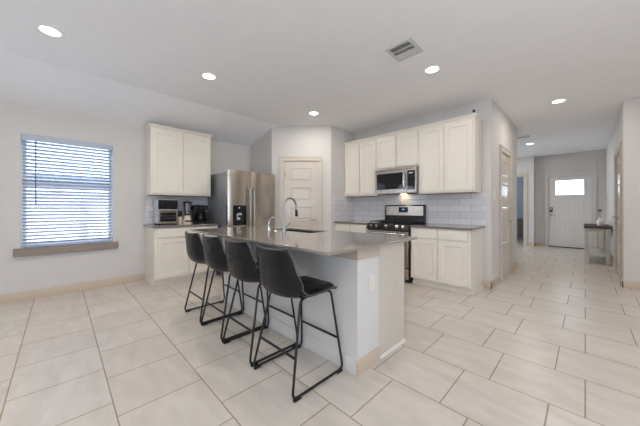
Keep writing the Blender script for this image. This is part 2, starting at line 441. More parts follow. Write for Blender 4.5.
def five_panel_door(name, loc, rz, x0, x1, ztop, handle_x, hdir, hinge_x, handle_z=.95):
    t = thing(name, None, None, loc, rz, kind='structure')
    casing_mb(x0, x1, ztop).build('door_casing', M['casing'], t, bevel=.003)
    jamb_mb(x0, x1, ztop).build('door_jamb', M['casing'], t)
    a, b, top = x0 + .014, x1 - .014, ztop - .014
    st = .125; n = 5; r = .135; bot = .012
    ph = (top - bot - .06 - r * (n + 1)) / n
    ps = []; z = bot + r + .06
    for i in range(n): ps.append((a + st, b - st, z, z + ph)); z += ph + r
    s = panel_slab(a, b, bot, top, .004, ps).build('door_slab', M['doorp'], t, angle=20, normals=False)
    lever(s, handle_x, handle_z, .004, hdir)
    for hz in (.25, 1.05, 1.83):
        MB().cyl((hinge_x, -.004, hz - .045), (hinge_x, -.004, hz + .045), .007, seg=10).build('hinge', M['satin'], t)
    return t
five_panel_door('door_1', (2.94, 4.31, 0), PA, .23, .905, 2.10, .835, -1, .257)
five_panel_door('door_2', (RW, HL, 0), 0, 5.08 - RW, 5.84 - RW, 2.11, 5.78 - RW, -1, 5.105 - RW)
five_panel_door('door_3', (FW + .1, HR, 0), R(180), FW + .1 - 7.16, FW + .1 - 6.22, 2.11, FW + .1 - 7.08, 1, FW + .1 - 6.245, 1.02)

# front door
t = thing('door_4', None, None, (FW, 1.11, 0), NEG90, kind='structure')
X0, X1 = 1.11 - .80, 1.11 + .145
casing_mb(X0, X1, 2.13).build('door_casing', M['fcasing'], t, bevel=.003)
jamb_mb(X0, X1, 2.13, .14).build('door_jamb', M['casing'], t)
MB().box(X0, X1, -.02, .13, 0, .022).build('threshold', M['iron'], t)
a, b = X0 + .012, X1 - .012
mb = MB(); L0, L1, Z0, Z1 = 1.11 - .63, 1.11 - .03, 1.575, 2.0
th = .045; y = .03; top = 2.118
for q in ((a, L0, .024, top), (L1, b, .024, top), (L0, L1, .024, .30), (L0, L1, 1.45, Z0), (L0, L1, Z1, top)):
    mb.box(q[0], q[1], y, y + th, q[2], q[3])
npl = 6; pw = (L1 - L0) / npl
for i in range(npl):
    xa = L0 + i * pw
    mb.prism([(xa, y + .012), (xa + .005, y + .007), (xa + pw - .005, y + .007), (xa + pw, y + .012), (xa + pw, y + th), (xa, y + th)], 'z', .30, 1.45)
s = mb.build('door_slab', M['frontdoor'], t, angle=20)
mb = MB(); w = .018
mb.box(L0 - w, L1 + w, y - .008, y, Z1, Z1 + w).box(L0 - w, L1 + w, y - .008, y, Z0 - w, Z0).box(L0 - w, L0, y - .008, y, Z0, Z1).box(L1, L1 + w, y - .008, y, Z0, Z1)
mb.build('lite_frame', M['frontdoor'], s)
MB().box(L0, L1, y + .018, y + .024, Z0, Z1).build('door_glass', M['glass'], s)
hx = 1.11 - .735
lever(s, hx, .96, y, 1)
mb = MB(); mb.box(hx - .034, hx + .034, y - .022, y, 1.06, 1.20)
mb.build('keypad_deadbolt', M['blackm'], s, bevel=.008)
MB().box(hx - .022, hx + .022, y - .026, y - .0215, 1.12, 1.185).build('keypad', M['silverp'], s)
for hz in (.3, 1.1, 1.85):
    MB().cyl((b + .008, y - .004, hz - .05), (b + .008, y - .004, hz + .05), .008, seg=10).build('hinge', M['satin'], t)

# cased opening to the bedroom
t = thing('door_5', None, None, (10.35, 2.75, 0), NEG90, kind='structure')
casing_mb(.55, 1.40, 2.18).build('door_casing', M['casing'], t, bevel=.003)
jamb_mb(.55, 1.40, 2.18).build('door_jamb', M['casing'], t)

# ------------------------------------------------------------ kitchen window
t = thing('window_1', None, None, (0, LW, 0), 0, kind='structure')
wx0, wx1, wz0, wz1 = -.36, .575, .64, 2.13
mb = MB(); f = .045
mb.box(wx0, wx1, .085, .135, wz1 - f, wz1).box(wx0, wx1, .085, .135, wz0 + .02, wz0 + .02 + f).box(wx0, wx0 + f, .085, .135, wz0 + .02 + f, wz1 - f).box(wx1 - f, wx1, .085, .135, wz0 + .02 + f, wz1 - f)
mb.build('window_frame', M['vinyl'], t)
zm = 1.50
MB().box(wx0 + f, wx1 - f, .08, .125, zm - .03, zm + .03).build('meeting_rail', M['vinyl'], t)
MB().box(wx0 + f, wx1 - f, .108, .113, wz0 + .06, wz1 - f).build('glass_pane', M['glass'], t)
mb = MB(); mb.box(wx0, wx1, -.0, .085, wz0, wz0 + .02)
mb.build('inner_ledge', M['vinyl'], t)
mb = MB(); mb.box(-.42, .63, -.055, .0, .565, .662)
mb.build('window_sill', M['sill'], t, bevel=.005)

# blind
bl = thing('window_blind', 'white horizontal slatted blind half open in the kitchen window on the left wall', 'window blind', (.1075, LW, 0))
hw = .455
MB().box(-hw, hw, .018, .07, 2.075, 2.125).build('headrail', M['slat'], bl, bevel=.003)
MB().box(-hw - .008, hw + .008, -.014, -.002, 2.055, 2.14).build('valance', M['slat'], bl, bevel=.004)
zt, zb, ns = 2.045, .725, 30
for i in range(ns):
    z = zt + (zb - zt) * i / (ns - 1); mb = MB(); pts = []
    for k in range(5):
        u = -1 + k * .5; yy = u * .024; zz = -(u * u) * .002
        pts.append((yy, zz))
    A = R(-33); prof = []
    for (yy, zz) in pts: prof.append((yy * math.cos(A) - zz * math.sin(A), yy * math.sin(A) + zz * math.cos(A)))
    poly = [(p[0] + .044, p[1] + z) for p in prof] + [(p[0] + .044, p[1] + z - .0025) for p in reversed(prof)]
    mb.prism(poly, 'x', -hw, hw).build('slat', M['slat'], bl)
MB().box(-hw, hw, .020, .068, .672, .694).build('bottom_rail', M['slat'], bl, bevel=.003)
for x in (-.33, 0, .33):
    MB().tube([(x, .0185, .69), (x, .0185, 2.08)], .0014, 6).build('ladder_cord', M['slat'], bl)
MB().tube([(-.335, -.004 - .018, 2.06), (-.337, -.024, 1.6), (-.335, -.022, 1.22)], .0045, 8).build('tilt_wand', M['grate'], bl)

# outside the kitchen window
tag(MB().box(-20, 24, 5.35, 40, -.25, -.15).build('ground', M['ground']), kind='structure')
h = thing('neighbouring_house', 'pale neighbouring house with grey roof seen through the blind', 'house', (0, 24, -.15))
MB().box(-9, 6, 0, 6, 0, 2.5).build('house_wall', M['siding'], h)
MB().prism([(-.6, 2.35), (-.6, 2.5), (3, 3.75), (6.6, 2.5), (6.6, 2.35)], 'x', -9.5, 6.5).build('roof', M['roof'], h)
MB().box(-9.5, 6.5, -.68, -.6, 2.3, 2.5).build('fascia', M['vinyl'], h)
fn = thing('garden_fence', 'pale board garden fence outside the kitchen window', 'fence', (0, 11.2, -.15))
mb = MB()
for i in range(60): mb.box(-6 + i * .16, -6 + i * .16 + .15, 0, .02, 0, 1.25)
mb.build('fence_boards', M['fence'], fn)
for i in range(5): MB().box(-5.87 + i * 2.1, -5.87 + i * 2.1 + .17, -.12, -.001, 0, 1.5).build('fence_post', M['brownd'], fn)
MB().box(-6, 3.5, .02, .06, .9, .99).build('fence_rail', M['fence'], fn)

# ------------------------------------------------------------ cabinets
def shaker(x0, x1, z0, z1, y, th=.019, fr=.058):
    """shaker front: flat frame, recessed flat panel; front at y, body to y+th"""
    mb = MB(); o = (x0, x1, z0, z1); i1 = (x0 + fr, x1 - fr, z0 + fr, z1 - fr); i2 = (x0 + fr + .007, x1 - fr - .007, z0 + fr + .007, z1 - fr - .007)
    mb.ring(o, i1, y); mb.ring(i1, i2, y, .009); mb.rect(i2, y + .009)
    c = [(x0, z0), (x1, z0), (x1, z1), (x0, z1)]
    vs = [(p[0], y, p[1]) for p in c] + [(p[0], y + th, p[1]) for p in c]
    mb.add(vs, [(i, i + 4, (i + 1) % 4 + 4, (i + 1) % 4) for i in range(4)] + [(7, 6, 5, 4)])
    return mb
def fronts(t, kind, w, n, z0, z1, left=.025, right=.025, gap=.022, y=-.019):
    each = (w - left - right - gap * (n - 1)) / n
    for i in range(n):
        a = left + i * (each + gap)
        if kind == 'drawer':
            mb = MB().box(a, a + each, y, 0, z0, z1); mb.build('drawer', M['cab'], t, bevel=.003)
        else:
            shaker(a, a + each, z0, z1, y).build('door', M['cab'], t, angle=20, normals=False)
def base_cabinet(loc, rz, w, depth, label, n, group=None, side=None, shoe=True):
    t = thing('base_cabinet', label, 'cabinet', loc, rz, group)
    MB().box(0, w, 0, depth, .105, .884).build('cabinet_body', M['cab'], t)
    mb = MB().box(0, w, .07, depth, 0, .105)
    if shoe: mb.box(-.0, w, .056, .07, 0, .02)
    mb.build('toe_kick', M['toe'], t)
    if side is not None:      # finished end panel down to the floor
        a, b = (-.012, 0) if side < 0 else (w, w + .012)
        mb = MB().box(a, b, .0, depth, .105, .884); mb.box(a, b, .058, depth, 0, .105)
        mb.box(a - (.01 if side < 0 else 0), b + (.01 if side > 0 else 0), .058, depth, 0, .018)
        mb.build('end_panel', M['cab'], t)
    fronts(t, 'drawer', w, n, .735, .865)
    fronts(t, 'door', w, n, .125, .708)
    return t
def upper_cabinet(loc, rz, w, depth, z0, z1, label, n, group=None, lo=.025, hi=.025, left=.025, right=.025):
    t = thing('wall_cabinet', label, 'cabinet', (loc[0], loc[1], z0), rz, group)
    MB().box(0, w, 0, depth, 0, z1 - z0).build('cabinet_body', M['cab'], t)
    fronts(t, 'door', w, n, lo, z1 - z0 - hi, left, right)
    MB().box(.02, w - .02, .02, depth, -.004, 0).build('underside_panel', M['wood'], t)
    return t
def crown(name, loc, rz, w, depth, z, label, ends=(True, True), h=.052, proj=.032):
    """crown run along the front and returning along chosen ends; mitred profile swept around the top"""
    prof = [(0, 0), (.010, 0), (.010, .012), (.022, .030), (proj, h - .012), (proj, h), (0, h)]
    mb = MB(); path = []
    if ends[0]: path.append((0, depth, (-1, 0)))
    path.append((0, 0, (-1 if ends[0] else 0, -1))); path.append((w, 0, (1 if ends[1] else 0, -1)))
    if ends[1]: path.append((w, depth, (1, 0)))
    vs = []; n = len(prof)
    for (x, y, d) in path:
        for (p, q) in prof: vs.append((x + d[0] * p, y + d[1] * p, z + q))
    fs = [(i * n + k, i * n + (k + 1) % n, (i + 1) * n + (k + 1) % n, (i + 1) * n + k) for i in range(len(path) - 1) for k in range(n)]
    fs += [tuple(range(n)), tuple(range((len(path) - 1) * n, len(path) * n))]
    mb.add(vs, fs)
    mb.box(0, w, 0.0, depth - .002, z, z + .018)
    o = mb.build(name, M['cab'], loc=loc, rotz=rz, angle=20)
    return tag(o, label, 'moulding')

# left wall
base_cabinet((1.0, 4.475, 0), 0, .94, .605, 'white two door base cabinet on the window wall under the toaster oven', 2, side=-1)
upper_cabinet((1.0, 4.755), 0, .93, .325, 1.39, 2.44, 'white two door wall cabinet hung above the toaster oven and blender', 2)
crown('crown_moulding', (1.0, 4.755, 0), 0, .93, .325, 2.44, 'white crown moulding on top of the cabinet above the toaster oven')
c = MB().box(.962, 1.945, 4.44, LW - .001, .884, .914).build('countertop', M['quartz2'], bevel=.003)
tag(c, 'grey stone countertop carrying the toaster oven, blender and coffee maker', 'countertop')
tag(MB().box(1.0, 1.965, LW - .010, LW, .914, 1.385).build('tile_backsplash', M['subX']), 'glossy grey subway tile backsplash behind the blender on the window wall', 'backsplash')

# range wall (local x -> -Y, local y -> +X)
BF = 3.87; UF = 4.17
base_cabinet((BF, 1.905, 0), NEG90, .825, RW - BF - .002, 'white two door base cabinet between the range and the hall corner', 2, side=1)
base_cabinet((BF, 3.488, 0), NEG90, .775, RW - BF - .002, 'white base cabinet between the pantry wall and the range', 2)
GU = None
upper_cabinet((UF, 3.488), NEG90, .778, RW - UF - .002, 1.41, 2.46, 'tall white wall cabinet against the pantry corner, left of the microwave', 2)
upper_cabinet((UF, 2.708), NEG90, .786, RW - UF - .002, 1.875, 2.46, 'short white wall cabinet directly above the microwave', 2, lo=.02, left=.02, right=.02)
upper_cabinet((UF, 1.920), NEG90, .82, RW - UF - .002, 1.41, 2.46, 'tall white wall cabinet right of the microwave, nearest the hall', 2)
crown('crown_moulding', (UF, 3.488, 0), NEG90, 2.388, RW - UF - .002, 2.46, 'long white crown moulding topping the cabinets over the range', ends=(False, True))
c = MB().box(BF - .028, RW - .001, 1.045, 1.908, .884, .914).build('countertop', M['quartz2'], bevel=.003)
tag(c, 'bare grey stone countertop right of the range', 'countertop')
c = MB().box(BF - .028, RW - .001, 2.708, 3.489, .884, .914).build('countertop', M['quartz2'], bevel=.003)
tag(c, 'short grey stone countertop left of the range by the pantry wall', 'countertop')
tag(MB().box(RW - .010, RW - .0005, 1.03, 3.482, .914, 1.408).build('tile_backsplash', M['subY']), 'long glossy grey subway tile backsplash behind the range', 'backsplash')
tag(MB().box(3.80, RW - .010, 3.48, 3.49, .914, 1.408).build('tile_backsplash', M['subX']), 'narrow subway tile backsplash on the pantry side wall left of the range', 'backsplash')

# ------------------------------------------------------------ microwave
t = thing('microwave_oven', 'stainless over-the-range microwave with black glass door and curved handle', 'microwave', (4.09, 2.70, 1.435), NEG90)
W, Hh = .78, .425; D = RW - 4.09 - .012
MB().box(0, W, .03, D, 0, Hh).build('case', M['steel_side'], t, bevel=.004)
mb = MB(); fr = (0, .60, .0, Hh); inn = (.03, .57, .07, Hh - .075)
mb.ring((0, .61, 0, Hh), inn, 0); mb.ring(inn, (inn[0] + .004, inn[1] - .004, inn[2] + .004, inn[3] - .004), 0, .006)
mb.box(0, .61, .012, .03, 0, Hh)
c4 = [(0, 0), (.61, 0), (.61, Hh), (0, Hh)]
mb.add([(p[0], 0, p[1]) for p in c4] + [(p[0], .012, p[1]) for p in c4], [(i, i + 4, (i + 1) % 4 + 4, (i + 1) % 4) for i in range(4)])
d = mb.build('door', M['steel'], t)
MB().box(.032, .568, .004, .0119, .072, Hh - .077).build('door_window', M['glassb'], d)
MB().tube(fillet([(.575, .004, .06), (.575, -.035, .09), (.575, -.048, .2), (.575, -.035, .33), (.575, .004, .36)], .05), .011).build('door_handle', M['chrome'], d)
p_ = MB().box(.613, W, 0, .03, 0, Hh).build('control_panel', M['steel'], t, bevel=.003)
MB().box(.625, W - .025, -.003, -.0005, .05, Hh - .06).build('touch_panel', M['glassb'], p_)
MB().box(.655, W - .06, -.0045, -.0032, .315, .335).build('clock_display', M['silverp'], p_)
mb = MB()
for i in range(14): mb.box(.05 + i * .05, .05 + i * .05 + .035, -.001, .012, Hh - .03, Hh - .022)
mb.build('vent_slots', M['iron'], t)
MB().box(.32, .44, .31, .36, -.003, 0).build('cooktop_lamp', M['undercab'], t)
MB().box(.12, .66, .12, .28, -.005, 0).build('grease_filter', M['grate'], t)

# ------------------------------------------------------------ range (stove)
t = thing('gas_range', 'stainless and black gas range with backguard between the cabinets', 'stove', (3.83, 2.70, 0), NEG90)
W = .775; D = RW - 3.83 - .012
mb = MB().box(0, W, .04, D - .02, .04, .895)
mb.build('range_body', M['black'], t, bevel=.004)
for x in (.05, W - .05):
    for y in (.09, D - .09): MB().cyl((x, y, 0), (x, y, .045), .02, .016, 12).build('foot', M['rubber'], t)
d = MB().box(.008, W - .008, 0, .04, .235, .806).build('oven_door', M['steel'], t, bevel=.006)
MB().box(.12, W - .12, -.003, .002, .33, .63).build('oven_window', M['glassb'], d, bevel=.002)
mb = MB(); mb.tube(fillet([(.06, 0, .765), (.06, -.045, .765), (W - .06, -.045, .765), (W - .06, 0, .765)], .02), .013)
mb.build('oven_handle', M['chrome'], d)
MB().box(.008, W - .008, .004, .04, .06, .225).build('storage_drawer', M['steel'], t, bevel=.006)
mb = MB().prism([(-.012, .818), (-.012, .838), (.035, .912), (.08, .912), (.08, .818)], 'x', .0, W)
cp = mb.build('control_panel', M['black'], t, bevel=.004)
for i, x in enumerate((.09, .20, .3875, .575, .685)):
    mb = MB(); nrm = Vector((0, -.074, .047)).normalized(); p0 = Vector((x, .008, .872)); mb.cyl(p0, p0 + nrm * .012, .026, .024, 20); mb.cyl(p0 + nrm * .012, p0 + nrm * .034, .019, .017, 20)
    mb.build('burner_knob', M['blackm'] if i % 1 else M['satin'], cp)
ct = MB().box(0, W, .04, D - .05, .895, .918).build('cooktop', M['black'], t, bevel=.005)
for (x, y) in ((.17, .19), (.17, .44), (.3875, .31), (.605, .19), (.605, .44)):
    MB().lathe([(.05, 0), (.05, .012), (.036, .016), (.034, .024), (0, .026)], (x, y, .918), 20).build('burner', M['iron'], ct)
for x0 in (.02, .27, .52):
    mb = MB(); x1 = x0 + .235; z0, z1 = .944, .956
    for xx in (x0, x0 + .112, x1 - .012): mb.box(xx, xx + .012, .07, .56, z0, z1)
    for yy in (.07, .19, .31, .44, .548): mb.box(x0, x1, yy, yy + .012, z0, z1)
    for xx in (x0, x1 - .012):
        for yy in (.07, .548): mb.box(xx, xx + .012, yy, yy + .012, .918, z0)
    mb.build('burner_grate', M['iron'], t)
bg = MB().prism([(D - .085, .918), (D - .06, 1.0), (D - .06, 1.22), (D - .045, 1.235), (D - .012, 1.235), (D - .012, .918)], 'x', 0, W).build('backguard', M['black'], t, bevel=.004)
MB().box(.03, W - .03, D - .066, D - .0595, 1.045, 1.215).build('backguard_panel', M['steel'], bg, bevel=.002)
MB().box(.29, .47, D - .070, D - .0655, 1.10, 1.195).build('clock_panel', M['glassb'], bg)
MB().box(.36, .40, D - .0715, D - .0702, 1.145, 1.165).build('clock_display', M['display'], bg)

# ------------------------------------------------------------ refrigerator
t = thing('refrigerator', 'stainless side by side refrigerator with door dispenser beside the pantry', 'refrigerator', (1.99, 4.185, 0), 0)
W = .945; D = LW - 4.185 - .04
MB().box(.004, W - .004, .085, D, .03, 1.795).build('cabinet_body', M['steel_side'], t, bevel=.006)
MB().box(.02, W - .02, .06, .09, .0, .075).build('toe_grille', M['blackm'], t)
def curved_door(x0, x1, z0, z1, bow=.028, y1=.075, ho=None):
    """door with a slightly bowed front; ho = rectangular hole (x0,x1,z0,z1)"""
    mb = MB(); n = 10; xs = [x0 + (x1 - x0) * i / n for i in range(n + 1)]
    zs = [z0, z1]
    if ho:
        xs = sorted(set(xs + [ho[0], ho[1]])); zs = [z0, ho[2], ho[3], z1]
    def fy(x): u = (x - x0) / (x1 - x0); e = min(u, 1 - u) ; return .022 - bow * math.sin(PI * u) ** .6 * 1.0
    for a, b in zip(xs[:-1], xs[1:]):
        for c, d in zip(zs[:-1], zs[1:]):
            if ho and a >= ho[0] - 1e-6 and b <= ho[1] + 1e-6 and abs(c - ho[2]) < 1e-6: continue
            mb.add([(a, fy(a), c), (b, fy(b), c), (b, fy(b), d), (a, fy(a), d)], [(0, 1, 2, 3)])
    for a, b in zip(xs[:-1], xs[1:]):
        for z in (z0, z1): mb.add([(a, fy(a), z), (b, fy(b), z), (b, y1, z), (a, y1, z)], [(0, 1, 2, 3)])
    for x in (x0, x1):
        for c, d in zip(zs[:-1], zs[1:]): mb.add([(x, fy(x), c), (x, y1, c), (x, y1, d), (x, fy(x), d)], [(0, 1, 2, 3)])
    mb.add([(x0, y1, z0), (x1, y1, z0), (x1, y1, z1), (x0, y1, z1)], [(0, 1, 2, 3)])
    if ho:
        a, b, c, d = ho; ya, yb = fy(a), fy(b); dp = .06
        mb.add([(a, ya, c), (b, yb, c), (b, dp, c), (a, dp, c), (a, ya, d), (b, yb, d), (b, dp, d), (a, dp, d)], [(0, 1, 2, 3), (7, 6, 5, 4), (0, 3, 7, 4), (1, 5, 6, 2), (3, 2, 6, 7)])
    return mb
SPL = .425
hole = (.085, .335, .88, 1.225)
d1 = curved_door(0, SPL - .003, .08, 1.825, ho=hole).build('freezer_door', M['steel'], t, angle=30)
d2 = curved_door(SPL + .003, W, .08, 1.825).build('fridge_door', M['steel'], t, angle=30)
mb = MB(); hx0, hx1, hz0, hz1 = hole
mb.box(hx0 + .002, hx1 - .002, .035, .059, hz0 + .002, hz1 - .002); mb.box(hx0 + .002, hx1 - .002, .004, .035, 1.13, hz1 - .002); mb.box(hx0 + .002, hx1 - .002, .002, .035, hz0 + .002, hz0 + .02)
for xx in (hx0 + .002, hx1 - .012): mb.box(xx, xx + .01, .004, .035, hz0 + .02, 1.13)
dsp = mb.build('water_dispenser', M['black'], d1)
MB().box(.19, .21, .001, .0035, 1.175, 1.19).build('indicator_light', M['padlight'], dsp)
mb = MB(); mb.box(.185, .255, .018, .034, 1.055, 1.095); mb.box(.165, .225, .018, .034, .975, 1.02); mb.box(.165, .185, .022, .034, 1.0, 1.08)
mb.build('dispenser_paddle', M['silverp'], dsp)
for x, dd in ((SPL - .040, d1), (SPL + .041, d2)):
    MB().tube(fillet([(x, .012, .42), (x, -.045, .46), (x, -.052, 1.0), (x, -.045, 1.49), (x, .012, 1.54)], .06), .012).build('door_handle', M['satin'], dd)
MB().box(.76, .83, .0, .0085, 1.74, 1.755).build('maker_badge', M['silverp'], d2)
for x in (.05, W - .11): MB().box(x, x + .06, .03, .14, 1.796, 1.82).build('hinge_cover', M['blackm'], t, bevel=.004)

# ------------------------------------------------------------ island
IE = 1.13; IX = 1.49; IB = 3.30
t = thing('kitchen_island', 'long kitchen island with grey-white seating wall and plain painted end panel', 'kitchen island', (IX, IE, 0))
MB().box(0, .27, 0, IB - IE, 0, .897).build('seating_wall', M['island_wall'], t)
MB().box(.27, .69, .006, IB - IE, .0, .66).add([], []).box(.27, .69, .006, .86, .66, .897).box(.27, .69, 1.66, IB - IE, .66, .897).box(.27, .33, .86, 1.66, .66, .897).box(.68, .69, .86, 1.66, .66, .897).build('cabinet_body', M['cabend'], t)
mb = MB()
mb.prism([(0, 0), (-BBT, 0), (-BBT, BBH - .02), (-BBT * .45, BBH), (0, BBH)], 'x', -BBT, .27)
mb.build('end_baseboard', M['base'], t)
mb = MB().prism([(0, 0), (-BBT, 0), (-BBT, BBH - .02), (-BBT * .45, BBH), (0, BBH)], 'y', 0.0005, IB - IE)
mb.build('seating_side_baseboard', M['island_wall'], t)
MB().prism([(.006, 0), (-.010, 0), (-.007, .012), (.001, .019), (.006, .019)], 'x', .27, .69).build('shoe_moulding', M['cab'], t)
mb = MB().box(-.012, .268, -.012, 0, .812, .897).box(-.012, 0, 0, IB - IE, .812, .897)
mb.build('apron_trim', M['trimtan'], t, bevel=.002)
o = MB().box(.135, .205, -.006, 0, .565, .68).build('electrical_outlet', M['outlet'], t, bevel=.004)
for z in (.600, .645):
    r_ = MB().lathe([(.0165, 0), (.0165, .003), (0, .0032)], (0, 0, 0), 16).build('receptacle', M['outlet'], o, bevel=.0)
    r_.location = (.17, -.006, z); r_.rotation_euler = (R(90), 0, 0)
# far side doors of the island
for i in range(4):
    x0 = .03 + i * .53
    s_ = shaker(x0, x0 + .51, .12, .86, -.019).build('cabinet_door', M['cab'], t, angle=20, normals=False); s_.location = (.69, 0, 0); s_.rotation_euler = (0, 0, R(90))
# countertop with sink cut-out
SX0, SX1, SY0, SY1 = 1.855, 2.155, 2.03, 2.75
TX0, TX1, TY0, TY1 = 1.13, 2.29, 1.065, 3.40
mb = MB()
xs = [TX0, SX0, SX1, TX1]; ys = [TY0, SY0, SY1, TY1]
def gv(i, j, z): return (xs[i], ys[j], z)
for z in (.897, .917):
    for i in range(3):
        for j in range(3):
            if (i, j) != (1, 1): mb.add([gv(i, j, z), gv(i + 1, j, z), gv(i + 1, j + 1, z), gv(i, j + 1, z)], [(0, 1, 2, 3)])
for i in range(3):
    for j in (0, 3): mb.add([gv(i, j, .897), gv(i + 1, j, .897), gv(i + 1, j, .917), gv(i, j, .917)], [(0, 1, 2, 3)])
    for j in (0, 3): mb.add([gv(j, i, .897), gv(j, i + 1, .897), gv(j, i + 1, .917), gv(j, i, .917)], [(0, 1, 2, 3)])
for j in (1, 2):
    mb.add([gv(1, j, .897), gv(2, j, .897), gv(2, j, .917), gv(1, j, .917)], [(0, 1, 2, 3)])
    mb.add([gv(j, 1, .897), gv(j, 2, .897), gv(j, 2, .917), gv(j, 1, .917)], [(0, 1, 2, 3)])
tag(mb.build('island_countertop', M['quartz'], bevel=.003), 'large polished grey stone island countertop overhanging the bar stools', 'countertop')
# sink
t = thing('kitchen_sink', 'stainless undermount sink set into the island countertop', 'sink', ((SX0 + SX1) / 2, (SY0 + SY1) / 2, .692))
hx, hy = (SX1 - SX0) / 2 + .006, (SY1 - SY0) / 2 + .006
mb = MB()
for a, b, c, d in ((-hx, hx, -hy, hy), ): pass
ix, iy = hx - .004, hy - .004
mb.add([(-hx, -hy, .203), (hx, -hy, .203), (hx, hy, .203), (-hx, hy, .203), (-ix + .02, -iy + .02, .005), (ix - .02, -iy + .02, .005), (ix - .02, iy - .02, .005), (-ix + .02, iy - .02, .005)],
       [(0, 1, 5, 4), (1, 2, 6, 5), (2, 3, 7, 6), (3, 0, 4, 7), (4, 5, 6, 7)])
mb.build('sink_bowl', M['steel'], t, solid=.003, bevel=.0)
MB().lathe([(.045, 0), (.04, .004), (0, .002)], (0, 0, .007), 20).build('drain', M['chrome'], t)
# faucet
t = thing('kitchen_faucet', 'tall chrome gooseneck faucet behind the island sink', 'faucet', (1.775, 2.36, .917))
MB().lathe([(.031, 0), (.031, .006), (.022, .014), (.019, .09), (.015, .10)], seg=24).build('faucet_body', M['satin'], t)
path = [(0, 0, .09), (0, 0, .27)]
for k in range(1, 13):
    a = PI - PI * k / 12 * .97; path.append((.085 + .085 * math.cos(a), 0, .27 + .105 * math.sin(a)))
path.append((.173, 0, .24))
MB().tube(path, .0115, 14).build('gooseneck_spout', M['satin'], t)
MB().tube([(.173, 0, .245), (.176, 0, .205), (.177, 0, .165)], [.0135, .0155, .018], 14).build('spray_head', M['blackm'], t)
MB().tube([(0, -.015, .055), (0, -.04, .06), (0, -.10, .10)], [.011, .009, .006], 12).build('lever_handle', M['chrome'], t)
t = thing('filter_tap', 'small slim curved chrome tap left of the tall faucet on the island', 'tap', (1.80, 2.70, .917))
MB().lathe([(.02, 0), (.02, .005), (.012, .012), (.009, .04)], seg=18).build('tap_base', M['chrome'], t)
path = [(0, 0, .03), (-.006, 0, .07), (.004, 0, .11), (.035, 0, .145), (.06, -.01, .152), (.075, -.012, .14)]
MB().tube(fillet(path, .03, 4), .006, 12).build('tap_spout', M['chrome'], t)
MB().tube([(0, 0, .035), (.0, .04, .045)], .004, 8).build('tap_lever', M['chrome'], t)
t = thing('air_switch_button', 'small round chrome button on the island beside the faucet', 'button', (1.775, 2.52, .917))
MB().lathe([(.02, 0), (.02, .008), (0, .009)], seg=18).build('button_collar', M['chrome'], t)
MB().lathe([(.012, .008), (.012, .013), (0, .014)], seg=16).build('push_button', M['satin'], t)

# ------------------------------------------------------------ bar stools
def cr(pts, t):
    n = len(pts) - 1; x = min(max(t, 0), 1) * n; i = min(int(x), n - 1); f = x - i
    p0, p1, p2, p3 = pts[max(i - 1, 0)], pts[i], pts[i + 1], pts[min(i + 2, n)]
    return tuple(.5 * (2 * b + (c - a) * f + (2 * a - 5 * b + 4 * c - d) * f * f + (-a + 3 * b - 3 * c + d) * f ** 3) for a, b, c, d in zip(p0, p1, p2, p3))
#        x     z     halfw  curl
PROF = [(.218, .584, .185, .000), (.200, .606, .197, .002), (.13, .607, .207, .006), (.04, .598, .218, .014), (-.05, .586, .228, .028),
        (-.135, .586, .234, .052), (-.212, .616, .234, .086), (-.246, .682, .229, .094), (-.256, .760, .219, .078), (-.260, .840, .209, .058), (-.270, .915, .194, .046)]
def shell_pt(u, v, off=0.0):
    x, z, w, c = cr(PROF, u)
    x2, z2, _, _ = cr(PROF, min(u + .01, 1)); x1, z1, _, _ = cr(PROF, max(u - .01, 0))
    tx, tz = x2 - x1, z2 - z1; L = math.hypot(tx, tz) or 1; tx /= L; tz /= L
    nx, nz = tz, -tx                     # inner normal (up over the seat, forward on the back)
    if nz < 0 and abs(nz) > .5: nx, nz = -nx, -nz
    if nx < 0 and abs(nx) > .5: nx, nz = -nx, -nz
    e = abs(v) ** 2.6
    d = c * e + off
    # round the corners of the outline
    ww = w * (1 - .0 * e)
    if u > .9: ww *= 1 - .10 * ((u - .9) / .1) ** 2 ; z += .004 * ((u - .9) / .1) * e ** 1.5
    if u < .08: ww *= 1 - .08 * ((.08 - u) / .08) ** 2
    return Vector((x + nx * d, ww * v, z + nz * d))
def shell_mesh(off0, off1, u0=0., u1=1., vr=1., nu=30, nv=16):
    mb = MB(); vs = []
    for off in (off0, off1):
        for i in range(nu + 1):
            for j in range(nv + 1):
                u = u0 + (u1 - u0) * i / nu; v = -vr + 2 * vr * j / nv
                o_ = off
                if off == off1 and (i in (0, nu) or j in (0, nv)): o_ = off0 + (off1 - off0) * .35
                vs.append(shell_pt(u, v, o_))
    N = (nu + 1) * (nv + 1); fs = []
    for k in (0, N):
        for i in range(nu):
            for j in range(nv):
                a = k + i * (nv + 1) + j; fs.append((a, a + 1, a + nv + 2, a + nv + 1))
    bd = [i * (nv + 1) for i in range(nu + 1)] + [nu * (nv + 1) + j for j in range(1, nv + 1)] + [i * (nv + 1) + nv for i in range(nu - 1, -1, -1)] + [j for j in range(nv - 1, 0, -1)]
    for a, b in zip(bd, bd[1:] + bd[:1]): fs.append((a, b, b + N, a + N))
    mb.add(vs, fs, True); return mb
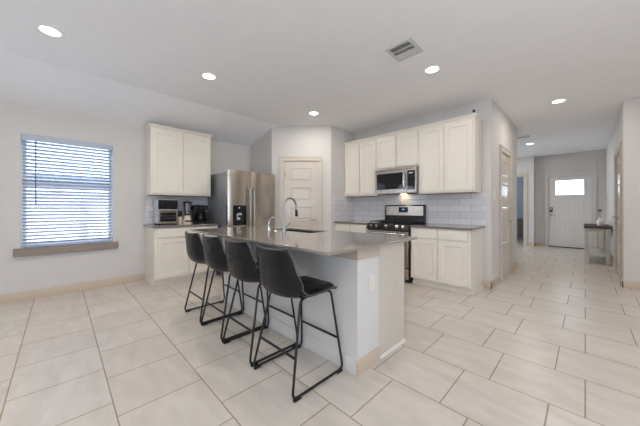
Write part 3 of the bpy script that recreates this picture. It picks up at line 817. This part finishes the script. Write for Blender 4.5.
def make_stool():
    t = thing('bar_stool', '', 'bar stool', (0, 0, 0), 0, 'black bar stools along the island')
    shell_mesh(-.011, .007).build('seat_shell', M['leather'], t, angle=60, sub=1)
    shell_mesh(.004, .022, .04, .47, .84, 12, 12).build('seat_cushion', M['leather'], t, angle=60, sub=1)
    path = []
    for i in range(31): path.append(shell_pt(i / 30, -1, -.001))
    for j in range(1, 16): path.append(shell_pt(1, -1 + j / 8, -.001))
    for i in range(30, -1, -1): path.append(shell_pt(i / 30, 1, -.001))
    for j in range(15, 0, -1): path.append(shell_pt(0, -1 + j / 8, -.001))
    path.append(path[0])
    MB().tube(path, .0040, 8).build('edge_piping', M['seam'], t)
    for s in (-1, 1):
        yt, yb = s * .165, s * .228
        p = [(.0, yt * .9, .575), (.165, yt, .583), (.222, yb, .016), (-.222, yb, .016), (-.128, yt, .575), (.001, yt * .9, .575)]
        p = [(-.05, yt * .9, .580), (.172, yt, .586), (.234, yb, .016), (-.234, yb, .016), (-.118, yt, .575), (-.049, yt * .9, .580)]
        MB().tube(fillet(p, .045, 6), .0085, 12).build('side_frame', M['blackm'], t)
        for x in (-.196, .196):
            MB().box(x - .028, x + .028, yb - .010, yb + .010, 0, .014).build('foot_pad', M['rubber'], t, bevel=.003)
    zf = .235; fz = zf / .57
    yf = .228 - .063 * fz
    MB().cyl((.234 - .062 * fz, -yf, zf), (.234 - .062 * fz, yf, zf), .0085, seg=12).build('footrest', M['blackm'], t)
    MB().cyl((-.234 + .116 * fz, -yf, zf), (-.234 + .116 * fz, yf, zf), .0085, seg=12).build('rear_crossbar', M['blackm'], t)
    MB().box(-.10, .15, -.15, .15, .585, .591).build('mounting_plate', M['blackm'], t)
    return t
st0 = make_stool()
labs = ['black bucket seat bar stool nearest the camera at the outlet end of the island',
        'second black bar stool from the outlet end of the island',
        'third black bar stool from the outlet end of the island',
        'farthest black bar stool, beside the window-wall base cabinet']
for i, (x, y) in enumerate(((1.230, 1.472), (1.230, 1.975), (1.230, 2.468), (1.230, 2.955))):
    s_ = st0 if i == 0 else copy_tree(st0)
    s_.location = (x, y, 0); s_['label'] = labs[i]

# ------------------------------------------------------------ small appliances on the left counter
CZ = .914
t = thing('toaster_oven', 'silver toaster oven with dark glass door at the left end of the counter', 'toaster oven', (1.085, 4.695, CZ))
MB().box(0, .29, .012, .30, .012, .405).build('oven_body', M['silverp'], t, bevel=.012)
for x in (.03, .26):
    for y in (.04, .26): MB().cyl((x, y, 0), (x, y, .014), .012, seg=10).build('foot', M['rubber'], t)
MB().box(.006, .284, .002, .0125, .245, .395).build('top_glass', M['glassb'], t, bevel=.003)
d = MB().ring((.006, .284, .02, .235), (.03, .26, .05, .195), 0).add([(.006, 0, .02), (.284, 0, .02), (.284, 0, .235), (.006, 0, .235), (.006, .012, .02), (.284, .012, .02), (.284, .012, .235), (.006, .012, .235)], [(0, 1, 5, 4), (1, 2, 6, 5), (2, 3, 7, 6), (3, 0, 4, 7)]).build('oven_door', M['steel'], t)
MB().box(.03, .26, .002, .011, .05, .195).build('door_glass', M['glassb'], d)
MB().tube(fillet([(.04, 0, .215), (.04, -.025, .215), (.25, -.025, .215), (.25, 0, .215)], .01), .006, 10).build('door_handle', M['blackm'], d)
for k in range(2): MB().tube([(.032, .0015, .10 + k * .04), (.258, .0015, .10 + k * .04)], .0016, 6).build('wire_rack', M['chrome'], d)

t = thing('coffee_grinder', 'small dark grinder with pale base beside the toaster oven', 'coffee grinder', (1.432, 4.80, CZ))
MB().lathe([(.036, 0), (.038, .01), (.033, .11), (.03, .12)], seg=20).build('grinder_base', M['cream'], t)
MB().lathe([(.031, .12), (.036, .16), (.036, .205), (.028, .215), (0, .217)], seg=20).build('grinder_lid', M['blackm'], t)

t = thing('countertop_blender', 'countertop blender with clear jar, black lid and cream base', 'blender', (1.552, 4.80, CZ))
MB().lathe([(.075, 0), (.076, .02), (.068, .06), (.048, .125), (.045, .14), (0, .14)], seg=28).build('motor_base', M['cream'], t)
MB().box(-.055, .055, -.08, -.045, .03, .06).build('button_panel', M['blackm'], t, bevel=.003)
MB().lathe([(.050, .14), (.052, .16), (.050, .165)], seg=24).build('jar_collar', M['blackm'], t)
MB().lathe([(.045, .165), (.068, .35), (.066, .35), (.043, .168)], seg=24).build('glass_jar', M['jar'], t)
MB().lathe([(.07, .348), (.071, .372), (.03, .376), (.028, .39), (0, .391)], seg=24).build('jar_lid', M['blackm'], t)
MB().tube(fillet([(0, -.06, .33), (0, -.105, .32), (0, -.10, .21), (0, -.052, .20)], .03), .008, 10).build('jar_handle', M['jar'], t)

t = thing('coffee_maker', 'black drip coffee maker at the refrigerator end of the counter', 'coffee maker', (1.665, 4.70, CZ))
mb = MB(); mb.box(.0, .20, 0, .26, 0, .035); mb.box(.0, .20, .14, .26, .035, .31); mb.box(.0, .20, .01, .26, .22, .31)
mb.build('machine_body', M['black'], t, bevel=.012)
MB().lathe([(.055, 0), (.065, .03), (.06, .10), (.045, .13), (.046, .14)], (.10, .07, .036), 24).build('carafe', M['glassb'], t)
MB().box(.06, .14, .0, .012, .25, .28).build('control_panel', M['blackm'], t, bevel=.002)
MB().lathe([(.045, 0), (.045, .012), (0, .014)], (.06, .13, .31), 20).build('reservoir_lid', M['black'], t)
MB().box(.165, .215, .03, .22, .0, .20).build('water_tank', M['glassb'], t, bevel=.008)

# ------------------------------------------------------------ console table and vase in the foyer
t = thing('console_table', 'distressed white console table with dark wood top beside the front door', 'console table', (8.0, HR + .035, 0))
L_, Wd = 1.25, .36
MB().box(-.04, L_ + .04, -.015, Wd + .03, .755, .795).build('tabletop', M['darkwood'], t, bevel=.004)
for x in (0, L_ - .07):
    for y in (.0, Wd - .055): MB().box(x, x + .07, y, y + .07, 0, .755).build('leg', M['whitewood'], t, bevel=.004)
mb = MB().box(.07, L_ - .07, .01, .03, .67, .755).box(.07, L_ - .07, Wd - .015, Wd + .005, .67, .755).box(.02, .04, .07, Wd - .055, .67, .755).box(L_ - .04, L_ - .02, .07, Wd - .055, .67, .755)
mb.build('apron', M['whitewood'], t)
MB().box(.005, L_ - .005, .005, Wd + .01, .17, .195).build('lower_shelf', M['whitewood'], t, bevel=.003)
t = thing('bud_vase', 'white bud vase standing on the console table', 'vase', (8.45, -.235, .795))
MB().lathe([(.045, 0), (.052, .02), (.052, .11), (.03, .15), (.022, .17), (.025, .18), (.018, .18), (.016, .165), (.016, .09), (0, .09)], seg=24).build('vase_body', M['ceramic'], t)
t = thing('single_flower', 'single dark red flower standing in the white bud vase', 'flower', (8.45, -.235, .89))
MB().tube([(0, 0, 0), (.005, .004, .12), (.0, .008, .225)], .004, 8).build('stem', M['stem'], t)
mb = MB()
for k in range(3):
    for j in range(5):
        a = j * 2 * PI / 5 + k * .6; r = .006 + .007 * k
        mb.lathe([(0, -.018), (.009, -.008), (.011, .006), (.006, .018), (0, .02)], (r * math.cos(a), .008 + r * math.sin(a), .245 - k * .006), 8)
mb.build('blossom', M['rose'], t)

# dresser in the bedroom beyond the opening
t = thing('bedroom_dresser', 'low grey-brown dresser seen through the cased opening left of the front door', 'dresser', (12.3, 2.75, 0), NEG90)
MB().box(0, 1.2, .0, .42, .08, .78).build('dresser_body', M['brownd'], t)
for i in range(3):
    for j in range(2):
        d = MB().box(.03 + j * .585, .585 + j * .585, -.018, 0, .11 + i * .225, .315 + i * .225).build('drawer', M['brownd'], t, bevel=.003)
        MB().cyl((.31 + j * .585, -.018, .21 + i * .225), (.31 + j * .585, -.04, .21 + i * .225), .012).build('drawer_knob', M['iron'], d)
for x in (.05, 1.1):
    for y in (.04, .34): MB().box(x, x + .05, y, y + .05, 0, .08).build('leg', M['iron'], t)

# ------------------------------------------------------------ ceiling fixtures
def downlight():
    t = thing('recessed_downlight', '', 'ceiling light', (0, 0, CEIL), 0, 'recessed downlights in the ceiling')
    MB().lathe([(.068, -.002), (.070, -.006), (.092, -.005), (.095, 0), (.068, 0)], seg=32).build('trim_ring', M['plastic'], t)
    ld = bpy.data.lights.new('downlight_lamp', 'AREA'); ld.shape = 'DISK'; ld.size = .13; ld.energy = LAMP_WATTS; ld.color = (1.0, .945, .87)
    lo = bpy.data.objects.new('downlight_lamp', ld); lo.location = (0, 0, -.006); COL.objects.link(lo); lo.parent = t
    MB().lathe([(.0, -.0045), (.069, -.0045), (.069, -.0005), (0, -.0005)], seg=32).build('lamp_lens', M['lens'], t)
    return t
dl0 = downlight()
DL = [(-.065, 3.42, 'lit round downlight nearest the window wall, at the upper left'),
      (1.29, 3.23, 'lit downlight in front of the cabinet over the toaster oven'),
      (3.06, 3.24, 'lit downlight in front of the pantry door'),
      (3.07, 1.25, 'lit downlight beside the square ceiling vent'),
      (5.33, .285, 'lit downlight at the near end of the hallway'),
      (8.36, .98, 'lit downlight at the far end of the hallway near the foyer'),
      (9.2, 2.05, 'added unseen downlight in the side corridor left of the front door'),  # unseen, added to brighten the foyer and hall
      (-.10, 1.25, 'added unseen downlight over the living area just above the camera'),  # this and the rest are unseen, added for more room light
      (3.4, -1.6, 'added unseen downlight over the living area by the hall corner'),
      (1.0, -1.6, 'added unseen downlight over the living area right of the camera'),
      (-1.6, -.6, 'added unseen downlight over the living area behind the camera'),
      (-1.9, 2.6, 'added unseen downlight over the dining area left of the camera')]
for i, (x, y, lb) in enumerate(DL):
    d_ = dl0 if i == 0 else copy_tree(dl0); d_.location = (x, y, CEIL); d_['label'] = lb

def ceiling_vent(loc, rz, w, h, label, n):
    t = thing('ceiling_vent', label, 'air vent', loc, rz)
    mb = MB()
    for a, b, c, d in ((-w / 2, w / 2, -h / 2, -h / 2 + .028), (-w / 2, w / 2, h / 2 - .028, h / 2), (-w / 2, -w / 2 + .028, -h / 2 + .028, h / 2 - .028), (w / 2 - .028, w / 2, -h / 2 + .028, h / 2 - .028)):
        mb.box(a, b, c, d, -.012, 0)
    mb.build('vent_frame', M['ventw'], t, bevel=.003)
    MB().box(-w / 2 + .028, w / 2 - .028, -h / 2 + .028, h / 2 - .028, -.0015, -.0005).build('vent_opening', M['grate'], t)
    for i in range(n):
        y = -h / 2 + .035 + (h - .07) * (i + .5) / n; sg = 1 if i < n * .62 else -1
        MB().prism([(y - .010, -.001 - (.008 if sg > 0 else 0)), (y + .010, -.001 - (0 if sg > 0 else .008)), (y + .010, -.003 - (0 if sg > 0 else .008)), (y - .010, -.003 - (.008 if sg > 0 else 0))], 'x', -w / 2 + .026, w / 2 - .026).build('louver', M['ventw'], t)
    for yy in (-.03, .035): MB().box(-w / 2 + .028, w / 2 - .028, yy - .004, yy + .004, -.011, -.001).build('divider_bar', M['ventw'], t)
    return t
ceiling_vent((2.49, 1.30, CEIL), R(-90), .27, .30, 'square white louvered air vent in the ceiling beside a downlight', 9)
ceiling_vent((7.45, 1.05, CEIL), R(90), .36, .2, 'small air vent in the hallway ceiling before the foyer downlight', 6)

# ------------------------------------------------------------ small wall items
t = thing('security_camera', 'tiny black security camera sitting on top of the tall cabinets near the hall', 'security camera', (4.27, 1.13, 2.525))
MB().lathe([(.026, 0), (.026, .006), (.008, .012), (.008, .035)], seg=20).build('camera_base', M['blackm'], t)
mb = MB(); mb.tube([(.03, 0, .052), (-.035, 0, .052)], [.024, .026], 20); mb.build('camera_head', M['silverp'], t)
MB().tube([(-.035, 0, .052), (-.041, 0, .052)], [.02, .018], 20).build('camera_lens', M['black'], t)

def switch_plate(loc, rz, label, w=.07, h=.115, name='light_switch', n=1):
    t = thing(name, label, 'light switch', loc, rz)
    MB().box(-w / 2, w / 2, -.006, 0, -h / 2, h / 2).build('wall_plate', M['plastic'], t, bevel=.002)
    for i in range(n):
        x = (i - (n - 1) / 2) * .045
        MB().box(x - .016, x + .016, -.009, -.006, -.033, .033).build('rocker', M['plastic'], t, bevel=.001)
    return t
switch_plate((4.68, HL, 1.38), 0, 'white light switch on the hall wall between the kitchen corner and the door')
switch_plate((8.5, HR, 1.36), R(180), 'white light switch on the right hall wall above the console table', n=2, w=.115)

print('objects', len(bpy.data.objects))
